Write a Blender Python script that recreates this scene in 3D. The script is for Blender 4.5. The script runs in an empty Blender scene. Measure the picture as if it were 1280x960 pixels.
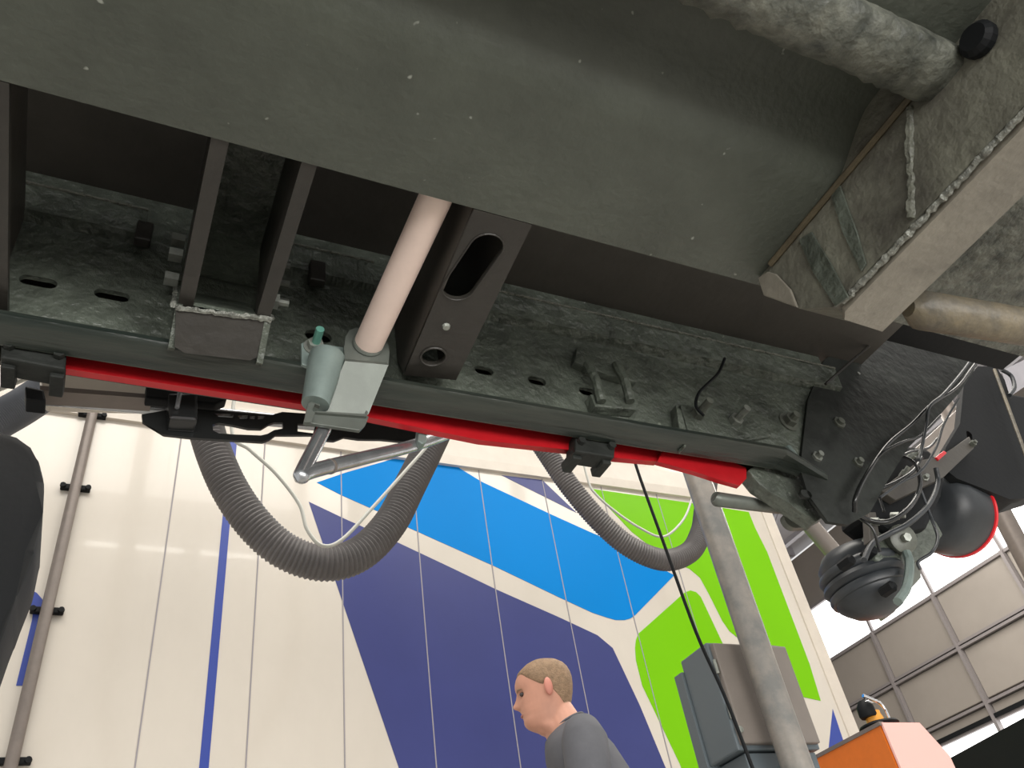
import bpy, bmesh, math, random
from mathutils import Vector, Matrix
random.seed(7)
# ------------------------------------------------------------------ camera, world, light, exposure
CZ = 0.62                                   # lens height above the workshop floor
FPX = 1040.0                                # focal length in pixels of the 1280 px wide frame
PITCH, ROLL, YAW = math.radians(39.75), math.radians(-10.65), math.radians(31.0)
def frame():
    cp, sp = math.cos(PITCH), math.sin(PITCH)
    fwd = Vector((0, cp, sp)); up = Vector((0, -sp, cp)); rt = Vector((1, 0, 0))
    c, s = math.cos(ROLL), math.sin(ROLL)
    r2 = c*rt + s*up; u2 = -s*rt + c*up
    rz = Matrix.Rotation(-YAW, 3, 'Z')
    return rz @ r2, rz @ u2, rz @ fwd
RT, UP, FW = frame()
scn = bpy.context.scene
COL = scn.collection
cam_d = bpy.data.cameras.new('camera'); cam = bpy.data.objects.new('camera', cam_d); COL.objects.link(cam)
cam_d.sensor_width = 36; cam_d.lens = 36*FPX/1280; cam_d.clip_start = 0.02; cam_d.clip_end = 200
m = Matrix.Identity(4)
for i in range(3):
    m[i][0], m[i][1], m[i][2] = RT[i], UP[i], -FW[i]
m[2][3] = CZ
cam.matrix_world = m
scn.camera = cam
w = bpy.data.worlds.new('daylight'); scn.world = w; w.use_nodes = True
bg = w.node_tree.nodes['Background']; bg.inputs[0].default_value = (1.0, 0.985, 0.96, 1); bg.inputs[1].default_value = 0.85
scn.view_settings.view_transform = 'Standard'; scn.view_settings.look = 'None'
scn.view_settings.gamma = 1; scn.view_settings.use_curve_mapping = False
scn.view_settings.exposure = 0.0
def area_light(name, loc, size, power, rot, color=(1, .95, .87)):
    l = bpy.data.lights.new(name, 'AREA'); l.shape = 'RECTANGLE'; l.size, l.size_y = size; l.energy = power; l.color = color
    o = bpy.data.objects.new(name, l); COL.objects.link(o); o.location = loc; o.rotation_euler = rot
area_light('hall_light', (2.0, 0.5, 7.0), (10, 3.0), 640, (0, 0, 0))
area_light('underside_fill', (0.4, -3.2, 0.5), (5, 1.6), 235, (math.radians(112), 0, 0), (1, .98, .95))  # added fill light low behind the camera, brightens the chassis underside
area_light('hall_light', (8.5, 5.5, 7.0), (5, 5), 620, (0, 0, 0))

# ------------------------------------------------------------------ helpers (all shapes are given relative to the lens height; finish() lifts them by CZ)
def ray(px, py): return RT*(px-640) - UP*(py-480) + FW*FPX
def PY(px, py, y): r = ray(px, py); return r*(y/r.y)
def PZ(px, py, z): r = ray(px, py); return r*(z/r.z)
def PX(px, py, x): r = ray(px, py); return r*(x/r.x)
V = Vector
def mat(name, col, rough=.5, metal=0, noise=0.0, nscale=20, bump=0.0, bscale=60, speck=None, col2=None, coat=0, emit=None, estr=1, spec=.5, stretch=None, lo=.35, hi=.65):
    mt = bpy.data.materials.new(name); mt.use_nodes = True; nt = mt.node_tree; b = nt.nodes['Principled BSDF']
    b.inputs['Base Color'].default_value = (*col, 1); b.inputs['Roughness'].default_value = rough; b.inputs['Metallic'].default_value = metal
    b.inputs['Coat Weight'].default_value = coat; b.inputs['Specular IOR Level'].default_value = spec
    if emit: b.inputs['Emission Color'].default_value = (*emit, 1); b.inputs['Emission Strength'].default_value = estr
    tc = nt.nodes.new('ShaderNodeTexCoord'); vec = tc.outputs['Object']
    if stretch:
        mp = nt.nodes.new('ShaderNodeMapping'); mp.inputs['Scale'].default_value = stretch; nt.links.new(vec, mp.inputs[0]); vec = mp.outputs[0]
    if noise or col2:
        n = nt.nodes.new('ShaderNodeTexNoise'); n.inputs['Scale'].default_value = nscale; n.inputs['Detail'].default_value = 7; n.inputs['Roughness'].default_value = .65
        nt.links.new(vec, n.inputs['Vector'])
        r = nt.nodes.new('ShaderNodeValToRGB'); c2 = col2 or tuple(c*(1-noise) for c in col)
        r.color_ramp.elements[0].position = lo; r.color_ramp.elements[1].position = hi
        r.color_ramp.elements[0].color = (*c2, 1); r.color_ramp.elements[1].color = (*col, 1)
        nt.links.new(n.outputs[0], r.inputs[0]); out = r.outputs[0]
        if speck:
            n2 = nt.nodes.new('ShaderNodeTexNoise'); n2.inputs['Scale'].default_value = 55; n2.inputs['Detail'].default_value = 2
            nt.links.new(vec, n2.inputs['Vector'])
            r2 = nt.nodes.new('ShaderNodeValToRGB'); r2.color_ramp.elements[0].position = .73; r2.color_ramp.elements[1].position = .78
            nt.links.new(n2.outputs[0], r2.inputs[0])
            mx = nt.nodes.new('ShaderNodeMix'); mx.data_type = 'RGBA'; nt.links.new(r2.outputs[0], mx.inputs[0])
            nt.links.new(out, mx.inputs[6]); mx.inputs[7].default_value = (*speck, 1); out = mx.outputs[2]
        nt.links.new(out, b.inputs['Base Color'])
    if bump:
        n = nt.nodes.new('ShaderNodeTexNoise'); n.inputs['Scale'].default_value = bscale; n.inputs['Detail'].default_value = 5
        nt.links.new(vec, n.inputs['Vector'])
        bp = nt.nodes.new('ShaderNodeBump'); bp.inputs['Strength'].default_value = bump; bp.inputs['Distance'].default_value = .009
        nt.links.new(n.outputs[0], bp.inputs['Height']); nt.links.new(bp.outputs[0], b.inputs['Normal'])
    return mt
M = {}
M['plate'] = mat('grey_green_chassis_paint', (.09, .1, .081), .5, noise=.3, nscale=5, bump=.2, bscale=90, speck=(.3, .32, .28))
M['rough'] = mat('lumpy_underbody_coating', (.16, .165, .135), .55, col2=(.045, .05, .042), nscale=26, bump=.9, bscale=45)
M['dark'] = mat('dark_green_underbody_coating', (.13, .15, .122), .34, noise=.55, nscale=13, bump=1.0, bscale=55, speck=(.2, .22, .18))
M['darkg'] = mat('streaky_glossy_black_green_coating', (.04, .046, .038), .33, col2=(.014, .021, .018), nscale=30, bump=.5, bscale=60, stretch=(.12, 1, 1))
M['darkm'] = mat('matt_black_green_coating', (.03, .034, .03), .62, noise=.6, nscale=9, bump=.4, bscale=40, spec=.3)
M['brown'] = mat('smooth_brown_black_paint', (.085, .077, .066), .5, noise=.2, nscale=8, bump=.08)
M['strip'] = mat('brown_grey_primer', (.036, .033, .028), .45, noise=.25, nscale=14, bump=.15)
M['ridge'] = mat('worn_beige_flange_paint', (.27, .25, .205), .4, noise=.3, nscale=16, bump=.2, bscale=60)
M['boxm'] = mat('mottled_olive_coating', (.19, .19, .15), .42, col2=(.07, .066, .055), nscale=9, bump=.5, bscale=60)
M['oldw'] = mat('overpainted_weld', (.17, .175, .14), .4, noise=.5, nscale=60, bump=.6, bscale=120)
M['weld'] = mat('weld_bead_steel', (.32, .33, .29), .35, metal=.3, noise=.6, nscale=80, bump=.7, bscale=150)
M['seal'] = mat('brown_sealant', (.1, .08, .045), .6, noise=.4, nscale=30)
M['tan'] = mat('dusty_tan_tube', (.2, .165, .105), .5, col2=(.1, .09, .07), nscale=18, bump=.3)
M['black'] = mat('black_rubber', (.008, .009, .01), .6, bump=.05, spec=.18)
M['blackg'] = mat('glossy_black_paint', (.012, .013, .013), .25)
M['rubber'] = mat('dusty_black_rubber', (.035, .04, .045), .42, noise=.35, nscale=15)
M['galv'] = mat('galvanised_steel', (.155, .172, .152), .42, metal=.35, noise=.22, nscale=14, bump=.05)
M['galvd'] = mat('dull_galvanised_steel', (.24, .3, .28), .45, metal=.3, noise=.25, nscale=22)
M['zinc'] = mat('bright_zinc_rod', (.5, .52, .54), .25, metal=.8, noise=.25, nscale=30)
M['pink'] = mat('pale_primed_shaft', (.85, .68, .6), .42, noise=.12, nscale=9)
M['teal'] = mat('green_zinc_thread', (.14, .36, .29), .4, metal=.3)
M['nut'] = mat('light_zinc_nut', (.36, .38, .34), .35, metal=.4, noise=.4, nscale=60)
M['nutd'] = mat('overpainted_nut', (.14, .15, .125), .4, noise=.3, nscale=60)
M['red'] = mat('red_reflective_paint', (.5, .012, .018), .3, noise=.15, nscale=30)
M['redg'] = mat('bright_red_rim', (.75, .02, .03), .3)
M['hose'] = mat('grey_ribbed_hose_plastic', (.16, .15, .148), .5, noise=.22, nscale=9)
M['hosel'] = mat('grey_blue_hose_plastic', (.2, .21, .23), .5, noise=.2, nscale=9)
M['cordw'] = mat('white_cord_sheath', (.55, .55, .5), .45)
M['white'] = mat('white_trailer_panel', (.66, .61, .535), .17, noise=.07, nscale=1.6, coat=.25, stretch=(1, 1, .5))
M['cap'] = mat('white_cap_rail', (.68, .62, .54), .3, noise=.1, nscale=5)
M['seam'] = mat('grey_panel_sealant', (.31, .29, .31), .5)
M['navy'] = mat('navy_vinyl', (.045, .055, .2), .3, noise=.08, nscale=2, spec=.3)
M['sky'] = mat('sky_blue_vinyl', (.0, .22, .64), .4, spec=.08)
M['green'] = mat('bright_green_vinyl', (.18, .53, .0), .35, spec=.15)
M['line'] = mat('royal_blue_vinyl', (.045, .075, .34), .3, spec=.3)
M['bar'] = mat('taupe_grey_locking_bar', (.2, .17, .15), .4, metal=.2, noise=.15)
M['post'] = mat('weathered_galvanised_post', (.33, .3, .265), .38, metal=.3, col2=(.2, .2, .19), nscale=9, bump=.1)
M['boxs'] = mat('blue_grey_enclosure_paint', (.11, .135, .15), .45)
M['boxf'] = mat('warm_grey_enclosure_door', (.2, .175, .155), .45, noise=.12, nscale=7)
M['orange'] = mat('orange_machine_paint', (.72, .17, .015), .4, noise=.08)
M['pale'] = mat('pale_pink_panel', (.85, .5, .45), .45)
M['concrete'] = mat('grey_workshop_floor', (.5, .48, .45), .6, noise=.25, nscale=1.5, bump=.1)
M['hallp'] = mat('beige_hall_wall_panel', (.3, .27, .24), .6, noise=.12, nscale=.8)
M['frame'] = mat('grey_window_frame', (.22, .2, .2), .5)
M['steel'] = mat('mauve_grey_roof_steel', (.38, .37, .4), .5, noise=.2, nscale=2)
M['roof'] = mat('pale_roof_sheet', (.42, .41, .43), .5, noise=.1, nscale=1)
M['lamp'] = mat('lit_lamp_tube', (1, 1, 1), .5, emit=(1, .97, .9), estr=14)
M['glass'] = mat('backlit_window_sheet', (.9, .9, .9), .5, emit=(1, 1, 1), estr=2.2)
M['skin'] = mat('fair_skin', (.62, .31, .215), .5, noise=.12, nscale=14)
M['skinr'] = mat('reddish_ear_skin', (.6, .24, .18), .5)
M['hair'] = mat('short_sandy_hair', (.36, .235, .14), .7, noise=.35, nscale=60, bump=.5, bscale=200)
M['shirt'] = mat('dark_grey_cotton', (.1, .102, .115), .85, noise=.12, nscale=20, bump=.2, bscale=12)
M['trouser'] = mat('navy_work_trousers', (.03, .035, .06), .85)
M['eye'] = mat('eye', (.06, .05, .05), .2)
M['lip'] = mat('lip', (.42, .17, .14), .5)
M['amber'] = mat('amber_lens', (.8, .35, .05), .15)
M['chrome'] = mat('polished_chrome', (.8, .8, .82), .08, metal=1)

class B:
    """collects shapes for one mesh object"""
    def __init__(s): s.bm = bmesh.new()
    def box(s, a, b, bev=0):
        x0, y0, z0 = a; x1, y1, z1 = b
        return s.hexa([V((x0,y0,z0)),V((x1,y0,z0)),V((x1,y1,z0)),V((x0,y1,z0))],[V((x0,y0,z1)),V((x1,y0,z1)),V((x1,y1,z1)),V((x0,y1,z1))], bev)
    def hexa(s, lo, hi, bev=0): return s.loft([lo, hi], bev=bev)
    def loft(s, rings, cap=True, bev=0, closed=True):
        n0 = len(s.bm.faces)
        vs = [[s.bm.verts.new(p) for p in r] for r in rings]; n = len(vs[0]); fs = []
        for a, b in zip(vs, vs[1:]):
            for i in range(n if closed else n-1):
                j = (i+1) % n; fs.append(s.bm.faces.new((a[i], a[j], b[j], b[i])))
        if cap: fs.append(s.bm.faces.new(vs[0][::-1])); fs.append(s.bm.faces.new(vs[-1]))
        if bev:
            es = list({e for f in fs for e in f.edges})
            bmesh.ops.bevel(s.bm, geom=es, offset=bev, segments=2, affect='EDGES', profile=.6)
        return s
    def prism(s, pts, off, bev=0):
        o = V(off); return s.loft([[V(p) for p in pts], [V(p)+o for p in pts]], bev=bev)
    def tube(s, pts, r, n=10, smooth=0, rf=None, cap=True):
        P = [V(p) for p in pts]
        if smooth: P = spline(P, smooth)
        rings = []; t0 = (P[1]-P[0]).normalized(); ref = t0.orthogonal().normalized()
        for i, p in enumerate(P):
            t = (P[min(i+1, len(P)-1)] - P[max(i-1, 0)]).normalized()
            ref = (ref - t*ref.dot(t)).normalized(); b = t.cross(ref)
            rr = rf(i, len(P)) if rf else r
            rings.append([p + (ref*math.cos(2*math.pi*k/n) + b*math.sin(2*math.pi*k/n))*rr for k in range(n)])
        return s.loft(rings, cap)
    def lathe(s, base, axis, prof, n=28):
        axis = V(axis).normalized(); a = axis.orthogonal().normalized(); b = axis.cross(a); base = V(base)
        return s.loft([[base + axis*h + (a*math.cos(2*math.pi*k/n)+b*math.sin(2*math.pi*k/n))*max(r, .0005) for k in range(n)] for r, h in prof])
    def ball(s, c, r, sc=(1, 1, 1), n=14):
        prof = [(math.sin(math.pi*i/n), -math.cos(math.pi*i/n)) for i in range(n+1)]
        c = V(c); rings = [[c + V((math.cos(2*math.pi*k/n)*pr*sc[0], math.sin(2*math.pi*k/n)*pr*sc[1], h*sc[2]))*r for k in range(n)] for pr, h in prof[1:-1]]
        return s.loft(rings)
def spline(P, k):
    out = []
    Q = [P[0]*2-P[1]] + list(P) + [P[-1]*2-P[-2]]
    for i in range(1, len(Q)-2):
        a, b, c, d = Q[i-1:i+3]
        for j in range(k):
            t = j/k
            out.append(.5*((2*b) + (c-a)*t + (2*a-5*b+4*c-d)*t*t + (3*b-a-3*c+d)*t**3))
    out.append(P[-1]); return out
def tag(o, label=None, cat=None, group=None, kind=None):
    if label: o['label'] = label
    if cat: o['category'] = cat
    if group: o['group'] = group
    if kind: o['kind'] = kind
    return o
ROOTS = []
def obj(name, b, m, parent=None, smooth=None, **k):
    if isinstance(b, B):
        me = bpy.data.meshes.new(name)
        bmesh.ops.recalc_face_normals(b.bm, faces=b.bm.faces[:]); b.bm.to_mesh(me); b.bm.free()
    else: me = b; me.name = name
    if m is not None: me.materials.clear(); me.materials.append(M[m])
    if smooth is not None:
        for p in me.polygons: p.use_smooth = True
        try: me.set_sharp_from_angle(angle=math.radians(smooth))
        except Exception: pass
    o = bpy.data.objects.new(name, me); COL.objects.link(o)
    if parent: o.parent = parent
    else: ROOTS.append(o)
    return tag(o, **k)
def thing(name, **k):
    o = bpy.data.objects.new(name, None); COL.objects.link(o); o.empty_display_size = .1; ROOTS.append(o); return tag(o, **k)
def plate(pts, off, holes=()):
    """flat plate with holes: pts and holes are 3D points lying in one plane, off is its thickness vector"""
    o = V(off); nrm = o.normalized(); org = V(pts[0]); u = (V(pts[1])-org).normalized(); u = (u-nrm*u.dot(nrm)).normalized(); v = nrm.cross(u)
    cu = bpy.data.curves.new('c', 'CURVE'); cu.dimensions = '2D'; cu.fill_mode = 'BOTH'; cu.extrude = o.length/2
    for loop in [pts, *holes]:
        sp = cu.splines.new('POLY'); sp.points.add(len(loop)-1); sp.use_cyclic_u = True
        for q, p in zip(sp.points, loop):
            d = V(p)-org; q.co = (d.dot(u), d.dot(v), 0, 1)
    tmp = bpy.data.objects.new('c', cu); COL.objects.link(tmp)
    dg = bpy.context.evaluated_depsgraph_get(); me = bpy.data.meshes.new_from_object(tmp.evaluated_get(dg))
    bpy.data.objects.remove(tmp); bpy.data.curves.remove(cu)
    mx = Matrix.Identity(4); c = org + o/2
    for i in range(3): mx[i][0], mx[i][1], mx[i][2], mx[i][3] = u[i], v[i], nrm[i], c[i]
    me.transform(mx); return me
def slot(c, u, v, ru, rv, n=10):
    """stadium outline, half length ru along u, radius rv along v"""
    c, u, v = V(c), V(u), V(v); L = max(ru-rv, 0); out = []
    for s in (1, -1):
        for k in range(n+1):
            a = (-math.pi/2 + math.pi*k/n) + (0 if s > 0 else math.pi)
            out.append(c + u*(s*L + rv*math.cos(a)) + v*(rv*math.sin(a)))
    return out
def hexnut(b, c, axis, r, h, stub=0, sr=None):
    b.lathe(c, axis, [(r, 0), (r, h)], n=6)
    if stub: b.lathe(c, axis, [(sr or r*.55, 0), (sr or r*.55, h+stub)], n=10)
def bead(b, p, q, r, n=None):
    """lumpy weld bead"""
    p, q = V(p), V(q); L = (q-p).length; k = max(4, int(L/(r*1.1))); n = n or 6
    pts = [p.lerp(q, i/k) + V((random.uniform(-1,1), random.uniform(-1,1), random.uniform(-1,1)))*r*.25 for i in range(k+1)]
    b.tube(pts, r, n=n, rf=lambda i, N: r*random.uniform(.7, 1.25))
# ------------------------------------------------------------------ the hall
fl = B().box((-8, -8, -CZ-.2), (16, 16, -CZ)); obj('floor', fl, 'concrete', kind='structure')
WX = 12.0; zs = [2.86, 3.30, 4.16, 5.04]; ys = [3.9+1.44*i for i in range(0, 7)]
ys = [8.23-1.405*3+1.405*i for i in range(0, 8)]
wr = thing('wall_right', kind='structure')
bk = B().box((WX+.1, -1, -CZ), (WX+.25, 14, 1.9)); bk.box((WX+.1, -1, 3.1), (WX+.25, 14, 5.0)); bk.box((WX+.1, -1, 6.05), (WX+.25, 14, 7.1)); obj('backing', bk, 'hallp', wr)
for i in range(len(ys)-1):
    for z0, z1 in ((3.36, 4.10), (4.22, 5.0)):
        obj('panel', B().box((WX, ys[i]+.03, z0), (WX+.12, ys[i+1]-.03, z1), bev=.01), 'hallp', wr)
    obj('sill_panel', B().box((WX, ys[i]+.03, 3.14), (WX+.12, ys[i+1]-.03, 3.27), bev=.01), 'hallp', wr)
for z in (3.30, 4.13, 4.19):
    obj('rail', B().box((WX-.06, 2.5, z-.02), (WX+.1, 13.9, z+.02)), 'frame', wr)
obj('rail', B().box((WX-.06, 2.5, 3.07), (WX+.1, 13.9, 3.13)), 'black', wr)
for y in ys: obj('mullion', B().box((WX-.08, y-.025, 2.86), (WX+.1, y+.025, 5.04)), 'frame', wr)
for n, (z0, z1) in enumerate(((1.9, 3.08), (5.0, 6.05))):
    wn = thing('window_%d' % (n+1), kind='structure')
    for i in range(len(ys)-1): obj('pane', B().box((WX+.02, ys[i]+.02, z0+.03), (WX+.04, ys[i+1]-.02, z1-.03)), 'glass', wn)
    fr = B().box((WX-.04, ys[0], z0), (WX+.1, ys[-1], z0+.05)); fr.box((WX-.04, ys[0], z1-.05), (WX+.1, ys[-1], z1))
    for y in ys: fr.box((WX-.03, y-.022, z0), (WX+.08, y+.022, z1))
    obj('window_frame', fr, 'frame', wn)
obj('wall_back', B().box((-8, 13.9, -CZ), (WX+.3, 14.1, 7.1)), 'hallp', kind='structure')
ce = B().box((-8, -3.2, 7.25), (WX+.3, 14.1, 7.4)); obj('ceiling', ce, 'roof', kind='structure')
for i in range(9):                           # purlins under the roof
    obj('trim_%d' % (i+1), B().box((3.0, 2.2+1.4*i, 7.08), (WX, 2.28+1.4*i, 7.25)), 'steel', kind='structure')
for j, x in enumerate((5.6, 8.0, 10.4)):     # lattice girders across the hall
    g = thing('roof_truss', label=('steel lattice roof truss nearest the neighbouring trailer', 'middle steel lattice roof truss under the hall roof', 'steel lattice roof truss nearest the window wall')[j], cat='truss', group='roof trusses')
    obj('chord', B().box((x-.05, 0, 6.98), (x+.05, 13.9, 7.08)), 'steel', g); obj('chord', B().box((x-.05, 0, 6.38), (x+.05, 13.9, 6.46)), 'steel', g)
    for k in range(17):
        y0 = .1 + .82*k; s = (k % 2 == 0)
        obj('web_bar', B().tube([(x, y0, 6.42 if s else 7.02), (x, y0+.8, 7.02 if s else 6.42)], .022, n=6), 'steel', g)
for j, (x, y) in enumerate(((-.35, -.95), (.95, -.95), (2.3, -1.0))):
    L = thing('tube_lamp', label=('lit tube lamp reflected leftmost in the white trailer panels', 'lit tube lamp reflected beside the blue stripe of the white trailer', 'lit tube lamp hanging farthest right above the trailer')[j], cat='lamp', group='tube lamps under the roof')
    obj('tube', B().tube([(x, y, 5.6), (x+1.1, y, 5.6)], .03, n=10), 'lamp', L)
    obj('housing', B().box((x-.03, y-.06, 5.63), (x+1.13, y+.06, 5.72), bev=.01), 'steel', L)
    obj('hanger', B().tube([(x+.2, y, 5.7), (x+.2, y, 7.25)], .006, n=6), 'steel', L); obj('hanger', B().tube([(x+.9, y, 5.7), (x+.9, y, 7.25)], .006, n=6), 'steel', L)
# ------------------------------------------------------------------ neighbouring trailer
YW = 4.4
nt = thing('neighbouring_trailer', label='white box trailer with navy, sky blue and green graphics parked behind', cat='trailer')
xs = [-2.76, -2.26, -1.76, -1.26, -.76, -.26, .243, .745, 1.239, 1.737, 2.237, 2.745, 3.25, 3.755, 4.26, 4.88]
for a, b in zip(xs, xs[1:]):
    obj('panel', B().box((a+.003, YW, .25), (b-.003, YW+.06, 3.38), bev=.002), 'white', nt)
for a in xs[1:-1]: obj('seam', B().box((a-.0033, YW-.0032, .25), (a+.0033, YW+.04, 3.38)), 'seam', nt)
obj('backing', B().box((-2.76, YW+.055, .25), (4.87, YW+2.5, 3.74)), 'cap', nt)
cp = B().loft([[V((x, y, z)) for y, z in ((YW-.028, 3.365), (YW-.032, 3.44), (YW-.02, 3.6), (YW+.03, 3.78), (YW+.3, 3.86), (YW+.3, 3.36))] for x in (-2.76, 4.9)]); obj('cap_rail', cp, 'cap', nt)
obj('corner_post', B().box((4.79, YW-.012, .25), (4.9, YW+.1, 3.4), bev=.008), 'cap', nt)
obj('base_rail', B().box((-2.76, YW-.01, .1), (4.9, YW+.1, .26)), 'bar', nt)
obj('chassis', B().box((-2.7, YW+.3, -.15), (4.8, YW+2.2, .12)), 'black', nt)
for wx in (2.6, 3.95):
    for wy in (YW+.25, YW+2.0):
        wh = B().lathe((wx, wy-.17, -.12), (0, 1, 0), [(.2, .03), (.24, 0), (.46, 0), (.5, .05), (.5, .29), (.46, .34), (.2, .34)], n=36); o = obj('wheel', wh, 'black', nt, smooth=40)
def decal(name, px, m, t=.0022, parent=nt):
    pts = [PY(x, y, YW-t) for x, y in px]; return obj(name, plate(pts, (0, t*.98, 0)), m, parent)
def rnd(pts, k=3): return pts
decal('navy_shape', [(386,627),(430,648),(495,677),(565,710),(621,737),(700,772),(747,794),(766,810),(775,829),(800,882),(831,957),(905,1130),(565,1130),(498,958),(419,725)], 'navy')
decal('sky_blue_shape', [(396,603),(431,591),(490,574),(520,573),(571,583),(602,602),(687,642),(740,666),(759,674),(843,719),(794,769),(788,773),(781,775),(770,775),(759,772),(741,766),(700,747),(619,708),(512,660),(470,638),(427,619)], 'sky')
decal('navy_triangle', [(627,594),(678,600),(721,641)], 'navy')
decal('green_shape', [(739,611),(859,628),(936,640),(944,660),(959,690),(1012,830),(1026,876),(980,866),(950,830),(922,797),(912,789),(903,776),(887,744),(875,722),(862,711),(835,700),(790,665)], 'green')
decal('green_shape', [(794,810),(795,800),(798,792),(806,785),(853,743),(857,740),(863,738),(870,740),(876,746),(900,797),(930,860),(975,957),(1050,1130),(915,1130),(850,955),(803,857),(795,825)], 'green')
decal('blue_corner', [(1041,886),(1054,925),(1064,968),(1040,968),(1036,935)], 'line')
decal('blue_letter_stroke', [(14,752),(17,740),(26,735),(36,736),(46,741),(53,749),(56,757),(55,768),(34,857),(20,857),(40,775),(41,767),(38,758),(32,752),(24,750)], 'line')
x0 = PY(262, 880, YW).x
obj('blue_stripe', B().box((x0-.022, YW-.0022, .25), (x0+.022, YW-.0002, 3.37)), 'line', nt)
xb = PY(60, 760, YW).x
lb = obj('locking_bar', B().tube([(xb, YW-.045, .3), (xb, YW-.045, 3.42)], .029, n=14), 'bar', nt, smooth=50)
for py in (514, 608, 762, 950):
    z = PY(60 if py > 700 else 92, py, YW-.03).z
    bb = B().box((xb-.075, YW-.03, z-.016), (xb+.075, YW-.001, z+.016), bev=.006)
    bb.lathe((xb-.063, YW-.03, z), (0, -1, 0), [(.016, 0), (.014, .014)], n=10); bb.lathe((xb+.063, YW-.03, z), (0, -1, 0), [(.016, 0), (.014, .014)], n=10)
    obj('bar_bracket', bb, 'black', nt)

# ------------------------------------------------------------------ the trailer overhead
ch = thing('trailer_chassis', label='dark green-black steel trailer chassis overhead with cross members', cat='chassis')
ZP = .80
# skid plate on both sides of the box cross member
prof1 = [(-.5, ZP), (.2, ZP), (.205, ZP+.05), (.27, ZP+.05)] + [(.27+.11*t/8, ZP+.05*(.5+.5*math.cos(math.pi*t/8))) for t in range(1, 9)] + [(.54, ZP), (.54, ZP+.01), (.38, ZP+.01), (.3, ZP+.06), (-.5, ZP+.065)]  # recess beside the ridge is added shape, made to deepen the shade there
p1 = B().loft([[V((x, y, z)) for y, z in prof1] for x in (-.9, .745)]); obj('skid_plate', p1, 'plate', ch, smooth=30)
p2 = B().box((.745, -.5, ZP), (1.6, .54, ZP+.012)); obj('skid_plate', p2, 'rough', ch, label='lumpy coated plate')
# longitudinal ridge (near beam flange)
def lumpy(rings_fn, x0, x1, n): return [[p for p in rings_fn(x0+(x1-x0)*i/n)] for i in range(n+1)]
def ridge(x):
    j = lambda a: random.uniform(-a, a)
    return [V((x, .168+j(.001), ZP)), V((x, .167+j(.002), .782+j(.002))), V((x, .176+j(.002), .771+j(.002))), V((x, .20, .767+j(.0025))), V((x, .222+j(.002), .769+j(.002))), V((x, .234+j(.003), .779+j(.003))), V((x, .238, ZP+.055)), V((x, .17, ZP+.055))]
rb = B().loft(lumpy(ridge, -.9, .742, 150)); obj('near_beam', rb, 'rough', ch, smooth=60)
# box cross member
bx = .742; xb2 = .825; zb = .66
ends = [PX(950, 346, bx), PX(956, 370, bx), PX(1000, 386, bx)]
prof_ = [V((bx, -.5, ZP)), V((bx, -.5, ZP+.06)), V((bx, .43, ZP+.06)), V((bx, .44, ZP)), V((bx, ends[0].y, ZP))] + ends[1:] + [V((bx, .452, zb+.006)), V((bx, -.5, zb+.006))]
bxm = B().loft([prof_, [p+V((xb2-bx, 0, 0)) for p in prof_]])
cm = obj('box_crossmember', bxm, 'boxm', ch)
obj('bottom_flange', B().prism([(bx+.012, -.5, zb-.002), (bx+.012, .448, zb-.002), (bx+.022, .46, zb-.002), (xb2+.006, .463, zb-.002), (xb2+.006, -.5, zb-.002)], (0, 0, .008)), 'ridge', cm)
wb = B(); bead(wb, (bx+.004, -.3, zb+.004), (bx+.004, .44, zb+.004), .0042); bead(wb, (xb2+.002, -.3, zb+.01), (xb2+.002, .3, zb+.01), .003); obj('weld_bead', wb, 'weld', cm)
wb = B(); bead(wb, (bx-.001, .245, ZP-.012), (bx-.001, .315, zb+.012), .005); obj('weld_bead', wb, 'oldw', cm)
obj('gusset', B().prism([PX(x, y, bx-.001) for x, y in ((950, 348), (962, 340), (972, 343), (990, 362), (999, 385), (957, 370))], (-.004, 0, 0), bev=.0015), 'ridge', cm)
obj('stiffener', B().prism([PX(x, y, bx-.0005) for x, y in ((1000, 300), (1016, 290), (1040, 330), (1062, 372), (1046, 384), (1018, 340))], (-.003, 0, 0), bev=.001), 'dark', cm)
obj('stiffener', B().prism([PX(x, y, bx-.0005) for x, y in ((1038, 238), (1050, 228), (1072, 290), (1084, 330), (1078, 340), (1056, 292))], (-.003, 0, 0), bev=.001), 'dark', cm)
obj('sealant_bead', B().tube([(bx-.004, y/100, ZP-.004) for y in range(20, 52, 3)], .0045, n=8), 'seal', cm)
# bolt head near the top right corner
bb = B(); bb.lathe((bx-.002, .15, ZP-.03), (-1, 0, 0), [(.02, 0), (.02, .008), (.015, .014)], n=18); obj('bolt', bb, 'black', cm)
# tube and plates right of the cross member
q0 = PZ(1135, 385, .71); q1 = PZ(1290, 410, .71)
obj('frame_tube', B().tube([q0, q0.lerp(q1, .1), q1, q1+(q1-q0)*.5], .026, n=16, rf=lambda i, n: .012 if i == 0 else .027), 'tan', ch, smooth=50)
# floor underside
ZF = 1.10
fx = 1.42; RC = PZ(1253, 463, 1.10)
obj('floor_underside', B().box((-1.5, -1.2, ZF), (fx, .95, ZF+.05)), 'brown', ch)
obj('rear_floor_underside', B().box((fx, -1.2, ZF+.001), (RC.x, RC.y, ZF+.05)), 'black', ch)
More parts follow.
